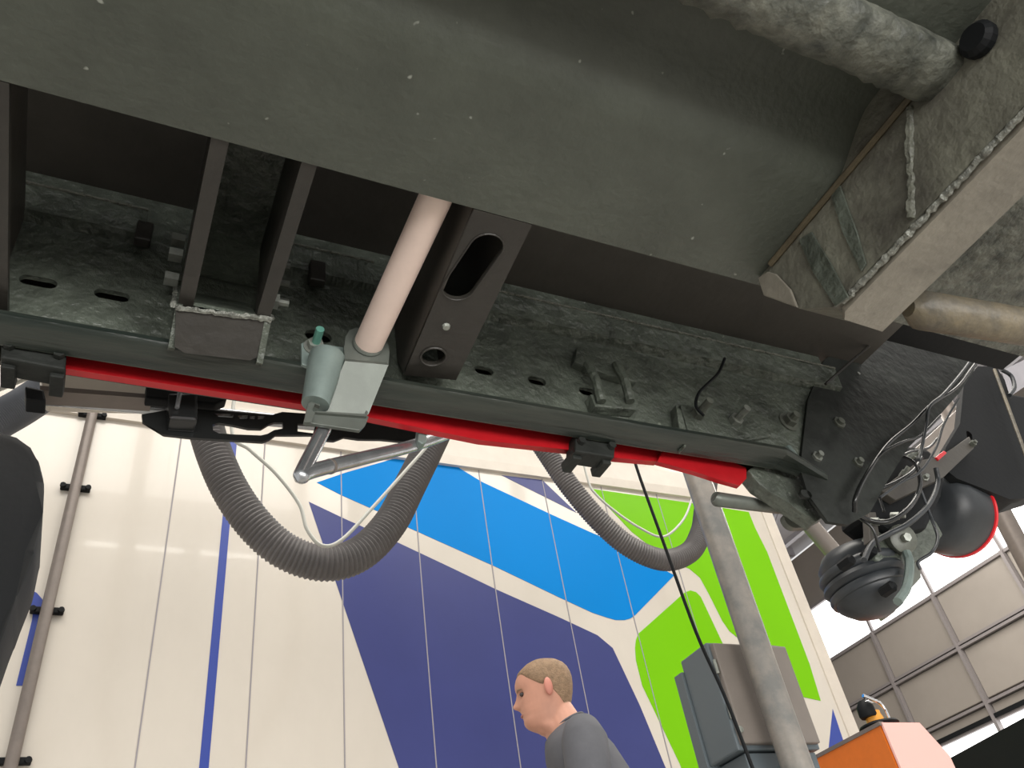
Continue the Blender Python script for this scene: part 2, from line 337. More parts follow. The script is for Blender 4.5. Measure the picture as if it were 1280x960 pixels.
# far frame beam: web with slotted holes, box back, flange
yw = .88
H = [slot((.482, yw, .872), (1, 0, 0), (0, 0, 1), .0165, .0085), slot((.577, yw, .871), (1, 0, 0), (0, 0, 1), .0165, .0085), slot((.672, yw, .868), (1, 0, 0), (0, 0, 1), .0165, .0085),
     slot(PY(398, 420, yw), (1, 0, 0), (0, 0, 1), .02, .011), slot(PY(48, 352, yw), (1, 0, 0), (0, 0, 1), .022, .009), slot(PY(140, 369, yw), (1, 0, 0), (0, 0, 1), .022, .009), slot(PY(1005, 562, yw), (1, 0, 0), (0, 0, 1), .008, .008)]
web = plate([(-1.3, yw, .77), (1.25, yw, .77), (1.3, yw, .8), (1.3, yw, ZF), (-1.3, yw, ZF)], (0, .008, 0), H)
fb = obj('frame_beam', web, 'dark', ch)
obj('back_web', B().box((-1.3, .935, .785), (1.25, .943, ZF)), 'brown', fb)
fl_ = B().loft([[V((x, .838, .782)), V((x, .836, .774)), V((x, .842, .768)), V((x, .884, .768)), V((x, .884, .78))] for x in (-1.3, 1.03)])
fl_.loft([[V((1.03, .838, .782)), V((1.03, .836, .774)), V((1.03, .842, .768)), V((1.03, .884, .768)), V((1.03, .884, .78))], [V((1.14, .868, .765)), V((1.14, .866, .757)), V((1.14, .87, .75)), V((1.14, .886, .75)), V((1.14, .886, .765))]])
obj('bottom_flange', fl_, 'darkg', fb, smooth=50)
def angle(x0, x1, n=40):
    j = lambda a: random.uniform(-a, a)
    return B().loft([[V((x, yw, 1.05)), V((x, .858+j(.001), 1.046+j(.0015))), V((x, .857+j(.001), 1.04)), V((x, .862, .998+j(.001))), V((x, yw, .992))] for x in [x0+(x1-x0)*i/n for i in range(n+1)]])
for a, b in ((-.6, -.04), (.155, .3), (.5, 1.3)): obj('longitudinal_angle', angle(a, b), 'dark', fb)
wb = B()
for a, b in ((-.6, -.04), (.155, .3), (.5, 1.3)): bead(wb, (a, .857, 1.047), (b, .857, 1.047), .0025)
obj('weld_bead', wb, 'oldw', fb)
# small tabs and cleats on the web
for px, py, wd, ht in ((180, 290, .022, .04), (397, 340, .024, .045)):
    c = PY(px, py, .85); obj('cleat', B().box((c.x-wd/2, .846, c.z-ht/2), (c.x+wd/2, .862, c.z+ht/2), bev=.003), 'strip', fb)
# bolts standing off the web, pointing to the viewer's side
def webbolt(px, py, r, h, st, m, ax=(0, -1, 0)):
    b = B(); c = PY(px, py, yw); b.lathe(c, ax, [(r*1.5, 0), (r*1.5, .003)], n=16); hexnut(b, c, ax, r, h, st); obj('bolt', b, m, fb)
for a in ((868, 522, .013, .02, .03, 'nutd'), (915, 530, .013, .018, .03, 'nut'), (985, 528, .014, .015, .012, 'nutd'), (1045, 532, .014, .012, .006, 'nutd'), (1017, 575, .011, .013, .01, 'nut'), (1068, 582, .011, .013, .008, 'nutd'), (640, 388, .007, .006, 0, 'nutd'), (735, 465, .008, .006, 0, 'nutd'), (1070, 470, .007, .006, .004, 'nut')): webbolt(*a)
# raised pads and pipe clip with two straps
def pad(pts, t, m='dark', nm='pad'): obj(nm, B().prism([PY(x, y, yw-t) for x, y in pts], (0, t, 0), bev=.003), m, fb)
pad([(722, 432), (790, 446), (800, 462), (796, 478), (740, 462), (718, 452)], .016)
pad([(850, 505), (960, 518), (965, 545), (905, 556), (862, 546)], .008)
for px in (742, 778):
    a, b = PY(px-8, 455, .855), PY(px+10, 502, .85); obj('strap', B().tube([a, (a+b)/2+V((0, -.006, 0)), b], .008, n=8), 'dark', fb)
pad([(738, 492), (800, 498), (796, 512), (744, 508)], .022, nm='clamp_bar')
pad([(845, 505), (852, 512), (862, 552), (856, 560), (848, 530)], .02, nm='rib')
obj('wire', B().tube([PY(x, y, .85) for x, y in ((906, 448), (898, 466), (884, 480), (873, 492), (870, 508), (880, 520))], .0028, n=6, smooth=5), 'black', fb)
obj('wire', B().tube([PY(x, y, .82) for x, y in ((1092, 428), (1060, 455), (1032, 480))], .003, n=6, smooth=3), 'strip', fb)
sb_ = PY(998, 578, .86); obj('stub', B().tube([sb_, PY(985, 560, .87)], .007, n=10), 'galvd', fb)
# channel cross member with bent end plate
c1 = B(); 
for x0_, x1_ in ((.018, .036), (.113, .13)): c1.box((x0_, .536, ZP+.002), (x1_, .80, .97)); c1.box((x0_, .41, ZP+.014), (x1_, .536, .97))
cc = obj('channel_crossmember', c1, 'strip', ch)
obj('channel_top', B().box((.018, .41, .95), (.13, .875, .958)), 'dark', cc)
obj('inner_plate', B().prism([(.036, .79, .801), (.113, .79, .801), (.113, .868, .90), (.036, .868, .90)], (0, 0, .006)), 'dark', cc)
e0, e1, e2, e3 = PY(220, 386, .79), PY(340, 401, .79), PY(325, 452, .832), PY(218, 440, .832)
rp = [e0, e1, e1.lerp(e2, .8), e2.lerp(e1, .08)+(e3-e2)*.06, e2.lerp(e3, .12), e3.lerp(e2, .12), e3.lerp(e0, .12), e3.lerp(e0, .3)]
nn = (e1-e0).cross(e3-e0).normalized(); nn = nn if nn.y > 0 else -nn
obj('end_plate', B().prism(rp, nn*.01), 'strip', cc)
sd = B(); sd.prism([(.016, .79, ZP-.001), (.016, .832, .762), (.016, .876, .785), (.016, .876, .93)], (.008, 0, 0)); obj('side_gusset', sd, 'dark', cc); obj('side_gusset', B().prism([(.124, .79, ZP-.001), (.124, .832, .762), (.124, .876, .785), (.124, .876, .93)], (.008, 0, 0)), 'dark', cc)
wb = B(); bead(wb, e0+V((0, -.002, 0)), e1+V((0, -.002, 0)), .0042); bead(wb, (.014, .80, .805), (.014, .872, .92), .004); bead(wb, (.134, .79, .805), (.134, .85, .88), .0028); obj('weld_bead', wb, 'weld', cc)
for px, py, m_ in ((353, 351, 'nutd'), (357, 377, 'nut'), (352, 328, 'nutd')):
    b = B(); c = PY(px-12, py, .84); c.x = .133; b.lathe(c, (1, 0, 0), [(.018, 0), (.018, .003)], n=14); hexnut(b, c, (1, 0, 0), .0125, .016, .014, .007); obj('bolt', b, m_, cc)
for px, py, m_ in ((222, 302, 'nutd'), (221, 321, 'nut'), (217, 351, 'nut')):
    b = B(); c = PY(px+8, py, .85); c.x = .015; hexnut(b, c, (-1, 0, 0), .011, .018, 0); obj('bolt', b, m_, cc)
# slotted cross member
sc_h = [slot((.351, .628, ZP), (-.12, .99, 0), (.99, .12, 0), .058, .021), slot((.36, .798, ZP), (0, 1, 0), (1, 0, 0), .017, .0165)]
sm = obj('slotted_crossmember', plate([(.318, .541, ZP), (.396, .541, ZP), (.41, .838, ZP), (.332, .846, ZP)], (0, 0, .006), sc_h), 'strip', ch)
s2 = B(); s2.prism([(.318, .541, ZP+.003), (.332, .846, ZP+.003), (.336, .878, .86), (.336, .878, 1.02), (.318, .541, 1.02)], (.006, 0, 0)); s2.prism([(.39, .541, ZP+.003), (.404, .838, ZP+.003), (.404, .878, .86), (.404, .878, 1.02), (.39, .541, 1.02)], (.006, 0, 0)); obj('side_web', s2, 'brown', sm)
rm = B(); ring = slot((.36, .798, ZP-.001), (0, 1, 0), (1, 0, 0), .0185, .018); rm.tube(ring+[ring[0]], .0018, n=6); obj('hole_rim', rm, 'strip', sm); rm = B()
ring = slot((.351, .628, ZP-.0005), (-.12, .99, 0), (.99, .12, 0), .059, .022); rm.tube(ring+[ring[0]], .0012, n=6); obj('hole_rim', rm, 'strip', sm)
b = B(); b.lathe((.356, .736, ZP), (0, 0, -1), [(.006, 0), (.0045, .004)], n=10); obj('rivet', b, 'nut', sm)
b = B(); b.lathe((.36, .80, ZP+.03), (0, 0, 1), [(.017, 0), (.017, .02)], n=6); b.lathe((.351, .63, ZP+.1), (0, 0, 1), [(.03, 0), (.03, .02)], n=20); obj('inner_nut', b, 'dark', sm)
# left end cross member
obj('end_crossmember', B().box((-.24, .541, ZP), (-.168, .88, ZP+.01)), 'strip', ch)
obj('end_crossmember_web', B().box((-.2, -.4, ZP), (-.19, .88, 1.0)), 'brown', ch)
# suspension hanger at the right-hand end
hp = [(1000, 585), (1010, 618), (1035, 652), (1060, 656), (1088, 640), (1110, 600), (1135, 560), (1165, 530), (1200, 490), (1232, 440), (1215, 415), (1100, 400), (1030, 450), (1010, 500)]
obj('hanger_plate', plate([PY(x, y, .872) for x, y in hp], (0, .007, 0), [slot(PY(1008, 617, .872), (1, 0, 0), (0, 0, 1), .012, .008)]), 'darkm', ch)
fk = B().prism([PY(x, y, .90) for x, y in ((935, 588), (968, 560), (1012, 600), (1040, 640), (1020, 652), (985, 628), (950, 606))], (0, .03, 0), bev=.003); obj('shackle_bracket', fk, 'dark', ch)

# red side rail with clamps
rr = thing('side_rail', label='long red painted rail under the far chassis beam, held by black clamps', cat='rail')
def strip3(top, bot, y, t, m, name, **k):
    pts = [PY(*p, y) for p in top] + [PY(*p, y) for p in reversed(bot)]; return obj(name, plate(pts, (0, t, 0)), m, rr, **k)
strip3([(20, 425), (85, 435), (400, 476), (600, 520), (720, 536)], [(20, 462), (85, 461), (400, 509), (600, 550), (718, 563)], .915, .012, 'red', 'rail_section')
strip3([(768, 545), (830, 552)], [(768, 572), (822, 577)], .915, .012, 'red', 'rail_section')
strip3([(830, 560), (900, 570), (933, 585)], [(822, 577), (870, 590), (900, 600), (925, 607), (933, 598)], .905, .01, 'red', 'rail_section')
for (x0_, y0_), (x1_, y1_), hh in (((2, 417), (84, 432), 30), ((720, 540), (770, 548), 24)):
    a = [PY(x0_, y0_, .89), PY(x1_, y1_, .89), PY(x1_-2, y1_+hh, .89), PY(x0_-1, y0_+hh, .89)]
    cl = B().prism(a, (0, .035, 0), bev=.003)
    for t in (.12, .88):
        c = a[0].lerp(a[1], t)*.5 + a[3].lerp(a[2], t)*.5; hexnut(cl, c, (0, -1, 0), .007, .008)
        e = a[3].lerp(a[2], t); cl.box((e.x-.008, .9, e.z-.006), (e.x+.008, .94, e.z+.01), bev=.002)
    obj('clamp', cl, 'darkm', rr)

# galvanised crank bracket bolted to the beam
gb = thing('crank_bracket', label='galvanised bent bracket holding the shaft end and crank', cat='bracket')
R7 = lambda u, v: (340+u*.25, 380+v*.25)
yA = .82
fold_l, fold_r = PY(*R7(365, 285), yA-.012), PY(*R7(582, 305), yA-.012)
bot_l, bot_r = PY(*R7(258, 540), yA+.02), PY(*R7(482, 552), yA+.02)
nB = (fold_r-fold_l).cross(bot_l-fold_l).normalized(); nB = nB if nB.y > 0 else -nB
f2 = B(); pr = []
rows = [(bot_l, bot_r), (bot_l.lerp(fold_l, .5), bot_r.lerp(fold_r, .5)), (fold_l, fold_r), (fold_l+V((0, .003, .007)), fold_r+V((0, .003, .007)))]
f2.loft([[a, b, b+nB*.005, a+nB*.005] for a, b in rows])
f2.prism([PY(x, y, yA-.006) for x, y in ((431, 453), (430, 435), (432, 420), (437, 412), (446, 409), (456, 411), (470, 417), (480, 423), (486, 430), (487, 440), (486, 457))], (0, .005, 0), bev=.001)
f2.tube([PY(460+17*math.cos(a_), 430+13*math.sin(a_)+3*math.cos(a_), yA-.008) for a_ in [2*math.pi*k/20 for k in range(21)]], .003, n=6)
obj('bent_plate', f2, 'galv', gb, smooth=30)
lo = B().prism([PY(*R7(u, v), .835) for u, v in ((205, 545), (485, 560), (470, 600), (440, 632), (165, 592))], (0, .006, 0), bev=.001)
lo.prism([PY(*R7(u, v), .83) for u, v in ((205, 540), (475, 562), (480, 540), (470, 530), (462, 550), (230, 535))], (0, .012, 0)); obj('lower_plate', lo, 'galv', gb)
cy = B(); a, b_ = PY(*R7(277, 262), .822), PY(*R7(222, 480), .828); cy.tube([a, a.lerp(b_, .1), b_+(b_-a)*.1], .0255, n=24, rf=lambda i, n: (.024, .0245, .018)[i]); obj('sleeve', cy, 'galvd', gb, smooth=40)
tb = B().prism([PY(*R7(u, v), .832) for u, v in ((146, 195), (185, 180), (250, 205), (365, 215), (365, 300), (255, 290), (190, 315), (148, 300))], (0, .006, 0), bev=.0015); obj('mounting_tab', tb, 'galvd', gb)
hk = B().prism([PY(*R7(u, v), .825) for u, v in ((160, 590), (180, 500), (205, 480), (235, 490), (240, 510), (215, 500), (200, 530), (215, 545), (195, 592))], (0, .006, 0)); obj('hook', hk, 'galv', gb)
bo = B(); c = PY(*R7(212, 215), .831); ax = (PY(*R7(238, 135), .80)-c).normalized(); hexnut(bo, c, ax, .011, .01); bo.lathe(c, ax, [(.015, -.002), (.015, .001)], n=18); bt = obj('nut', bo, 'nut', gb)
bo = B().tube([c, c+ax*.035], .0058, n=12); obj('thread', bo, 'teal', gb)

# pale cross shaft
sh = B(); s0 = PY(461, 429, yA-.008); s1 = V((s0.x+.012, .5, .838)); dirn = (s1-s0); 
sh.tube([s0+dirn*.0, s0+dirn*.01, s0+dirn*1.32], .0205, n=28); obj('cross_shaft', sh, 'pink', smooth=40, label='pale pinkish round steel shaft running overhead into the galvanised bracket', cat='shaft')
# crank handle
cr = thing('landing_gear_crank', label='bent zinc crank rod hanging below the galvanised bracket', cat='crank')
k0, k1, k2, k3 = PY(409, 528, .86), PY(377, 592, .83), PY(520, 556, .95), PY(592, 530, 1.02)
mid = [k0, k0.lerp(k1, .5), k0.lerp(k1, .93), k1+V((0, 0, -.004)), k1.lerp(k2, .08), k1.lerp(k2, .5), k2, k3]
obj('rod', B().tube(mid, .0095, n=16, smooth=6), 'zinc', cr, smooth=50)
obj('grip_joint', B().tube([k1.lerp(k2, .2), k1.lerp(k2, .215)], .0102, n=16), 'bar', cr)
obj('clip', B().prism([PY(x, y, .93) for x, y in ((525, 531), (533, 533), (534, 551), (528, 555), (522, 551))], (0, .02, 0), bev=.002), 'galvd', cr)
k4, k5 = PY(470, 570, .97), PY(570, 538, 1.02)
# lock lever assembly below the red rail at the left
lv = thing('lock_lever', label='glossy black pressed steel lever with cut-outs below the red rail', cat='lever')
R6 = lambda u, v: PY(160+u*.203, 460+v*.203, 1.0)
out = [(85,285),(220,262),(300,250),(400,250),(540,262),(880,290),(950,270),(1100,280),(1290,300),(1480,335),(1800,375),(1832,390),(1835,470),(1790,462),(1560,440),(1420,438),(1330,425),(1270,448),(1180,442),(1130,412),(910,412),(870,440),(830,455),(400,430),(220,410),(90,330)]
hol = [[(520,350),(560,338),(640,350),(740,372),(820,375),(870,345),(900,335),(952,335),(955,372),(900,382),(860,405),(820,415),(640,408),(560,402),(525,385)], [(1045,342),(1155,350),(1140,402),(1045,390)], [(535,280),(650,284),(645,306),(560,300)], [(675,294),(740,290),(735,312),(690,312)], [(750,296),(785,296),(780,315),(752,312)], [(800,295),(845,295),(832,314),(800,316)]]
obj('lever_plate', plate([R6(*p) for p in out], (0, .005, 0), [[R6(*p) for p in h] for h in hol]), 'blackg', lv)
obj('pivot_block', B().prism([R6(230, 235), R6(410, 230), R6(410, 400), R6(240, 390)], (0, -.03, 0), bev=.004), 'blackg', lv)
obj('mounting_pad', B().prism([PY(x, y, .99) for x, y in ((183, 478), (283, 488), (284, 499), (270, 505), (182, 497))], (0, .02, 0), bev=.003), 'black', lv)
obj('pin', B().tube([R6(325, 140)+V((0, -.035, 0)), R6(300, 240)+V((0, -.035, 0)), R6(280, 340)+V((0, -.035, 0))], .003, n=8), 'zinc', lv)
sr_ = B(); sr_.tube([PY(48, 497, 1.04), PY(180, 509, 1.04), PY(400, 531, 1.04)], .0105, n=16)
obj('control_rod', sr_, 'zinc', smooth=50, label='long thin bright control rod behind the black lever', cat='rod')
wr_ = thing('underrun_rail', label='short cream aluminium channel rail below the left end of the red rail', cat='rail')
pts = [(50, 455), (190, 474), (190, 503), (60, 499), (52, 492)]
obj('channel', B().prism([PY(x, y, 1.03) for x, y in pts], (0, .03, 0), bev=.004), 'cap', wr_)
obj('lip', B().prism([PY(x, y, 1.0) for x, y in ((50, 482), (190, 493), (190, 498), (50, 488))], (0, .03, 0)), 'bar', wr_)
obj('end_cap', B().prism([PY(x, y, .99) for x, y in ((31, 482), (55, 487), (58, 501), (32, 498))], (0, .03, 0), bev=.003), 'black', wr_)
obj('cable', B().tube([PY(x, y, 1.1) for x, y in ((-30, 498), (0, 486), (30, 474), (46, 467))], .004, n=8, smooth=4), 'cordw', smooth=40, label='thin white cable at the left edge beside the cream channel', cat='cable')
bl = [(-40, 535), (0, 538), (22, 544), (40, 557), (50, 575), (56, 600), (54, 640), (44, 690), (20, 745), (-5, 815), (-40, 860)]
obj('mudguard', B().prism([PY(x, y, 1.15) for x, y in bl], (0, .16, 0), bev=.012), 'black', smooth=40, label='rounded black housing at the left edge of the photo', cat='housing')

# ------------------------------------------------------------------ brake and suspension cluster at the right
bc = thing('brake_chamber', label='ribbed dark rubber brake chamber with domed base hanging right of the beam', cat='brake chamber')
c = PY(1104, 769, 1.1)
prof = [(.0, 0), (.03, .003), (.058, .014), (.078, .032), (.086, .042), (.088, .05), (.094, .052), (.097, .062), (.094, .07), (.088, .072), (.095, .076), (.101, .086), (.097, .096), (.09, .098), (.096, .102), (.1, .112), (.096, .122), (.088, .125), (.09, .14), (.07, .165), (.03, .175)]
prof = [(a*.87, b*.87) for a, b in prof]
obj('body', B().lathe(c, (-.1, .02, 1), prof, n=40), 'rubber', bc, smooth=50)
obj('mounting_strap', B().tube([PY(x, y, 1.0) for x, y in ((1122, 752), (1133, 735), (1137, 705), (1133, 690))], .009, n=8, smooth=4), 'galvd', bc)
for px, py in ((1060, 702), (1088, 690), (1112, 735)):
    kb = B(); kb.lathe(PY(px, py, 1.02), (0, -1, 0), [(.011, -.02), (.011, .01), (.006, .014)], n=6)
    obj('stud', kb, 'black', bc)
ht = B().prism([PY(x, y, 1.06) for x, y in ((1090, 680), (1130, 676), (1150, 700), (1152, 722), (1140, 735), (1120, 728), (1095, 712))], (0, .05, 0), bev=.004); obj('housing', ht, 'nutd', bc)
ad = thing('air_drum', label='black air spring drum with a red rim before the bright window', cat='air spring')
dc = PY(1184, 640, 1.1); q_ = .9
obj('drum', B().lathe(dc+V((-.07, 0, 0)), (1, .12, .05), [(.03, -.012), (.075, -.006), (.092, .012), (.1, .04), (.102, .105), (.1, .118), (.06, .12)], n=44), 'rubber', ad, smooth=45)
obj('rim', B().lathe(dc+V((.037, .013, .005)), (1, .12, .05), [(.099, 0), (.105, .002), (.105, .01), (.099, .014)], n=44), 'redg', ad, smooth=45)
# black hanger plate
hg = thing('hanger_bracket', label='tall black hanger plate with slotted hole at the right edge', cat='bracket')
hpts = [(1205, 478), (1222, 458), (1245, 458), (1256, 475), (1295, 600), (1295, 622), (1262, 624), (1232, 612), (1196, 598), (1180, 585), (1182, 560), (1200, 530)]
obj('plate', plate([PY(x, y, 1.0) for x, y in hpts], (0, .02, 0), [slot(PY(1212, 545, 1.0), (.5, 0, .866), (-.866, 0, .5), .018, .009)]), 'black', hg)
obj('arm', B().prism([PY(x, y, .98) for x, y in ((1100, 612), (1150, 575), (1175, 572), (1212, 545), (1218, 560), (1180, 596), (1120, 625))], (0, .02, 0), bev=.003), 'brown', hg)
b = B(); hexnut(b, PY(1214, 556, .98), (0, -1, 0), .008, .01, .006); obj('bolt', b, 'nutd', hg)
obj('pipe', B().tube([PY(x, y, .97) for x, y in ((1243, 462), (1254, 492), (1268, 530), (1290, 590))], .0045, n=8, smooth=4), 'tan', hg)
obj('hook', B().tube([PY(x, y, .98) for x, y in ((1252, 462), (1264, 470), (1268, 484), (1262, 494))], .006, n=8, smooth=4), 'rubber', hg)
obj('wheel_arch', B().prism([PY(x, y, 1.2) for x, y in ((1235, 600), (1252, 618), (1275, 622), (1310, 612), (1310, 500), (1262, 492))], (0, .1, 0), bev=.01), 'black', label='black rubber part at the right edge behind the hanger plate', cat='rubber flap')
# slack adjuster with disc
sa = thing('slack_adjuster', label='grey disc with bolt head on a dusty casting above the brake chamber', cat='brake part')
dc = PY(1127, 674, 1.0); b = B(); b.lathe(dc, (-.3, -1, -.35), [(.028, -.02), (.03, 0), (.03, .007), (.026, .009)], n=28); obj('disc', b, 'nutd', sa, smooth=40)
b = B(); hexnut(b, dc+V((-.003, -.009, -.003)), (-.3, -1, -.35), .009, .012); obj('bolt', b, 'nut', sa)
obj('casting', B().prism([PY(x, y, 1.02) for x, y in ((1085, 668), (1105, 650), (1150, 640), (1170, 650), (1180, 668), (1166, 688), (1150, 700), (1120, 708), (1095, 700))], (0, .07, 0), bev=.008), 'dark', sa)
obj('lever', B().prism([PY(x, y, .99) for x, y in ((1086, 640), (1095, 640), (1100, 672), (1088, 676))], (0, .02, 0), bev=.002), 'brown', sa)
vb = thing('valve_block', label='black air valve block wrapped in lines between beam end and drum', cat='valve')
obj('body', B().prism([PY(x, y, 1.0) for x, y in ((1080, 600), (1125, 556), (1160, 560), (1182, 585), (1178, 620), (1160, 660), (1120, 668), (1082, 640))], (0, .08, 0), bev=.012), 'black', vb)
obj('bowl', B().lathe(PY(1130, 650, 1.03), (0, 0, 1), [(.01, 0), (.026, .006), (.03, .03), (.03, .06)], n=20), 'blackg', vb, smooth=40)
for px, py in ((1140, 570), (1130, 592), (1156, 598), (1120, 645), (1095, 652), (1072, 640)):
    ft = B(); ft.lathe(PY(px, py, .98), (random.uniform(-.6, .6), -1, random.uniform(-.6, .6)), [(.008, -.01), (.008, .006), (.005, .007), (.005, .018)], n=6)
    obj('fitting', ft, 'nut', vb)
wires = [((1160, 596), .0042, [(1238, 430), (1215, 460), (1195, 485), (1165, 505), (1140, 530), (1110, 555), (1085, 590), (1070, 620), (1068, 640)], .845, 'blackg', 'long black air line looping down from the dark floor to the valve block'),
 (0, .0035, [(1226, 432), (1205, 462), (1180, 492), (1162, 508), (1158, 530), (1152, 560), (1148, 575)], .835, 'rubber', 'dusty air line dropping from the floor beside the hanger plate'),
 (0, .005, [(1067, 640), (1085, 650), (1110, 652), (1135, 636), (1150, 610), (1148, 585)], .93, 'blackg', 'black air hose curving under the valve block'),
 (0, .0055, [(1170, 585), (1172, 605), (1160, 632), (1135, 655), (1110, 668), (1090, 680), (1080, 700)], .95, 'rubber', 'thick grey-black hose sweeping from the arm to the brake chamber'),
 (0, .0032, [(1150, 610), (1165, 650), (1172, 672), (1165, 690), (1148, 702), (1150, 712)], .94, 'rubber', 'thin dark line running down beside the drum'),
 (0, .003, [(1070, 620), (1085, 588), (1105, 565), (1130, 552), (1150, 545), (1175, 520)], .84, 'blackg', 'thin black wire arched over the valve block'),
 (0, .004, [(1068, 600), (1090, 612), (1115, 605), (1140, 590), (1152, 572)], .95, 'blackg', 'short black wire bundle between beam end and arm')]
wires += [(0, .0028, [(1105, 640), (1098, 610), (1112, 582), (1135, 566), (1160, 560), (1172, 548)], .92, 'blackg', 'thin glossy line curling up from the valve block'),
 (0, .003, [(1128, 640), (1142, 625), (1150, 600), (1142, 578), (1122, 570), (1104, 580)], .92, 'blackg', 'small looped line on the face of the valve block'),
 (0, .0026, [(1198, 498), (1180, 530), (1170, 560), (1150, 590), (1128, 602), (1100, 622)], .84, 'rubber', 'thin dusty line running from hanger plate to valve block'),
 (0, .003, [(1075, 600), (1062, 622), (1072, 645), (1090, 660), (1100, 690)], .94, 'blackg', 'short line dropping left of the valve block to the brake chamber')]
for _, r, pts, y, m_, lab in wires:
    obj('air_line', B().tube([PY(px, py, y+.012*math.sin(i*1.7)) for i, (px, py) in enumerate(pts)], r, n=8, smooth=6), m_, smooth=50, label=lab, cat='air line', group='air lines at the suspension')
# pale green rod with fork end
fr = thing('fork_rod', label='pale green round rod with a fork eye at its end beneath the beam end', cat='rod')
obj('rod', B().tube([PY(893, 622, .93), PY(896, 624, .93), PY(985, 636, .98), PY(1004, 638, .98)], .0125, n=20, rf=lambda i, n: (.009, .013, .012, .011)[i]), 'galv', fr, smooth=50)
ring = slot(PY(997, 650, .97), (1, 0, .1), (-.1, 0, 1), .02, .0085); obj('fork_eye', plate(slot(PY(998, 650, .965), (1, 0, .15), (-.15, 0, 1), .034, .016), (0, .012, 0), [ring]), 'nutd', fr)
# tail lamp seen through the gap
obj('marker_lamp', B().prism([PY(x, y, .975) for x, y in ((1170, 571), (1180, 563), (1184, 566), (1174, 575))], (0, .01, 0), bev=.002), 'redg', hg, label='small red lamp')

# ------------------------------------------------------------------ hoses, cords, post, control box
def hose(pts, y, dia, m, lab, ylist=None):
    P = [PY(px, py, (ylist[i] if ylist else y)) for i, (px, py) in enumerate(pts)]
    up0 = P[0]; t = (P[0]-P[1]).normalized(); e = P[-1]; t2 = (P[-1]-P[-2]).normalized()
    P = [V((up0.x+t.x*.5, up0.y, 7.256)), V((up0.x+t.x*.5, up0.y, up0.z+2)), up0+t*.45+V((0, 0, .1)), up0+t*.2] + P + [e+t2*.2, e+t2*.45+V((0, 0, .1)), V((e.x+t2.x*.5, e.y, e.z+2)), V((e.x+t2.x*.5, e.y, 7.256))]
    S = spline(P, 24); L = [0]
    for a, b in zip(S, S[1:]): L.append(L[-1]+(b-a).length)
    step = .0075; n = int(L[-1]/step); R = []; j = 0
    for i in range(n+1):
        d = i*step
        while j < len(L)-2 and L[j+1] < d: j += 1
        R.append(S[j].lerp(S[j+1], min(1, (d-L[j])/max(1e-6, L[j+1]-L[j]))))
    obj('extraction_hose', B().tube(R, dia/2, n=20, rf=lambda i, N: dia/2*(1 if i % 2 else .9)), m, smooth=20, label=lab, cat='hose', group='ribbed extraction hoses')
hose([(252, 505), (262, 550), (284, 605), (315, 652), (355, 688), (405, 704), (450, 692), (487, 655), (512, 608), (540, 552), (565, 500)], 2.5, .125, 'hose', 'thick grey ribbed hose hanging in a loop over the white and navy panels')
hose([(660, 530), (683, 565), (714, 610), (750, 652), (788, 684), (830, 700), (862, 690), (876, 665), (880, 640), (885, 600)], 3.1, .115, 'hose', 'grey ribbed hose looped in front of the sky blue and green shapes')
P3 = [(-120, 600), (-60, 562), (-10, 530), (30, 507), (70, 480), (120, 445)]
def cord(pts, y, r, m, lab, nm='cord', up=True):
    P = [PY(px, py, y) for px, py in pts]
    if up: P = [V((P[0].x, P[0].y, 7.256)), P[0]+V((0, 0, 1)), P[0]+V((0, 0, .3))] + P + [P[-1]+V((0, 0, .3)), P[-1]+V((0, 0, 1)), V((P[-1].x, P[-1].y, 7.256))]
    obj(nm, B().tube(P, r, n=8, smooth=6), m, smooth=50, label=lab, cat=nm)
S = spline([PY(x, y, 2.5) for x, y in P3], 34); obj('extraction_hose', B().tube(S, .06, n=20, rf=lambda i, N: .062*(1 if i % 2 else .9)), 'hosel', smooth=20, label='bluish grey ribbed hose end slanting in at the left edge', cat='hose', group='ribbed extraction hoses')
cord([(290, 540), (312, 562), (345, 592), (374, 630), (384, 662), (403, 682), (428, 674), (468, 632), (510, 585), (535, 556), (560, 520)], 2.35, .0065, 'cordw', 'thin white cord hanging inside the large hose loop')
cord([(735, 600), (745, 618), (770, 640), (800, 660), (828, 671), (850, 655), (862, 632), (866, 600)], 2.9, .006, 'cordw', 'thin white cord dipping before the green shape')
cord([(790, 565), (800, 597), (830, 680), (870, 790), (905, 868), (940, 958), (990, 1090)], 2.0, .0055, 'black', 'thin dark cable running slanted past the grey control box', 'cable', up=False)
po = thing('post', label='weathered galvanised round post rising before the green panel', cat='post')
px0 = PY(1000, 960, 2.2).x
obj('pole', B().tube([(px0-.01, 2.2, -CZ), (px0-.01, 2.2, 7.2)], .052, n=32), 'post', po, smooth=50)
obj('base_plate', B().box((px0-.13, 2.07, -CZ), (px0+.11, 2.33, -CZ+.015)), 'post', po)
cb = thing('control_box', label='grey sheet metal control box mounted behind the round post', cat='control box')
a = PY(882, 803, 2.3); zt = a.z; x0_ = a.x; zb_ = PY(908, 938, 2.3).z; x1_ = PY(980, 812, 2.3).x
yb = 2.3 + .17
obj('body', B().box((x0_, 2.3, zb_), (x1_, yb, zt), bev=.006), 'boxs', cb)
obj('door', B().box((x0_+.012, 2.278, zb_+.015), (x1_-.01, 2.302, zt-.01), bev=.005), 'boxf', cb)
obj('back_flange', B().box((x0_-.01, yb, zb_-.01), (x1_+.03, yb+.05, zt-.04), bev=.003), 'boxs', cb)
obj('base_tray', B().box((x0_+.03, 2.31, zb_-.06), (x1_-.02, yb+.02, zb_-.006), bev=.004), 'boxs', cb)
lk = B(); lk.lathe(PY(925, 912, 2.278), (0, -1, 0), [(.011, 0), (.011, .006), (.004, .008)], n=14); obj('lock', lk, 'nut', cb)
hn = B()
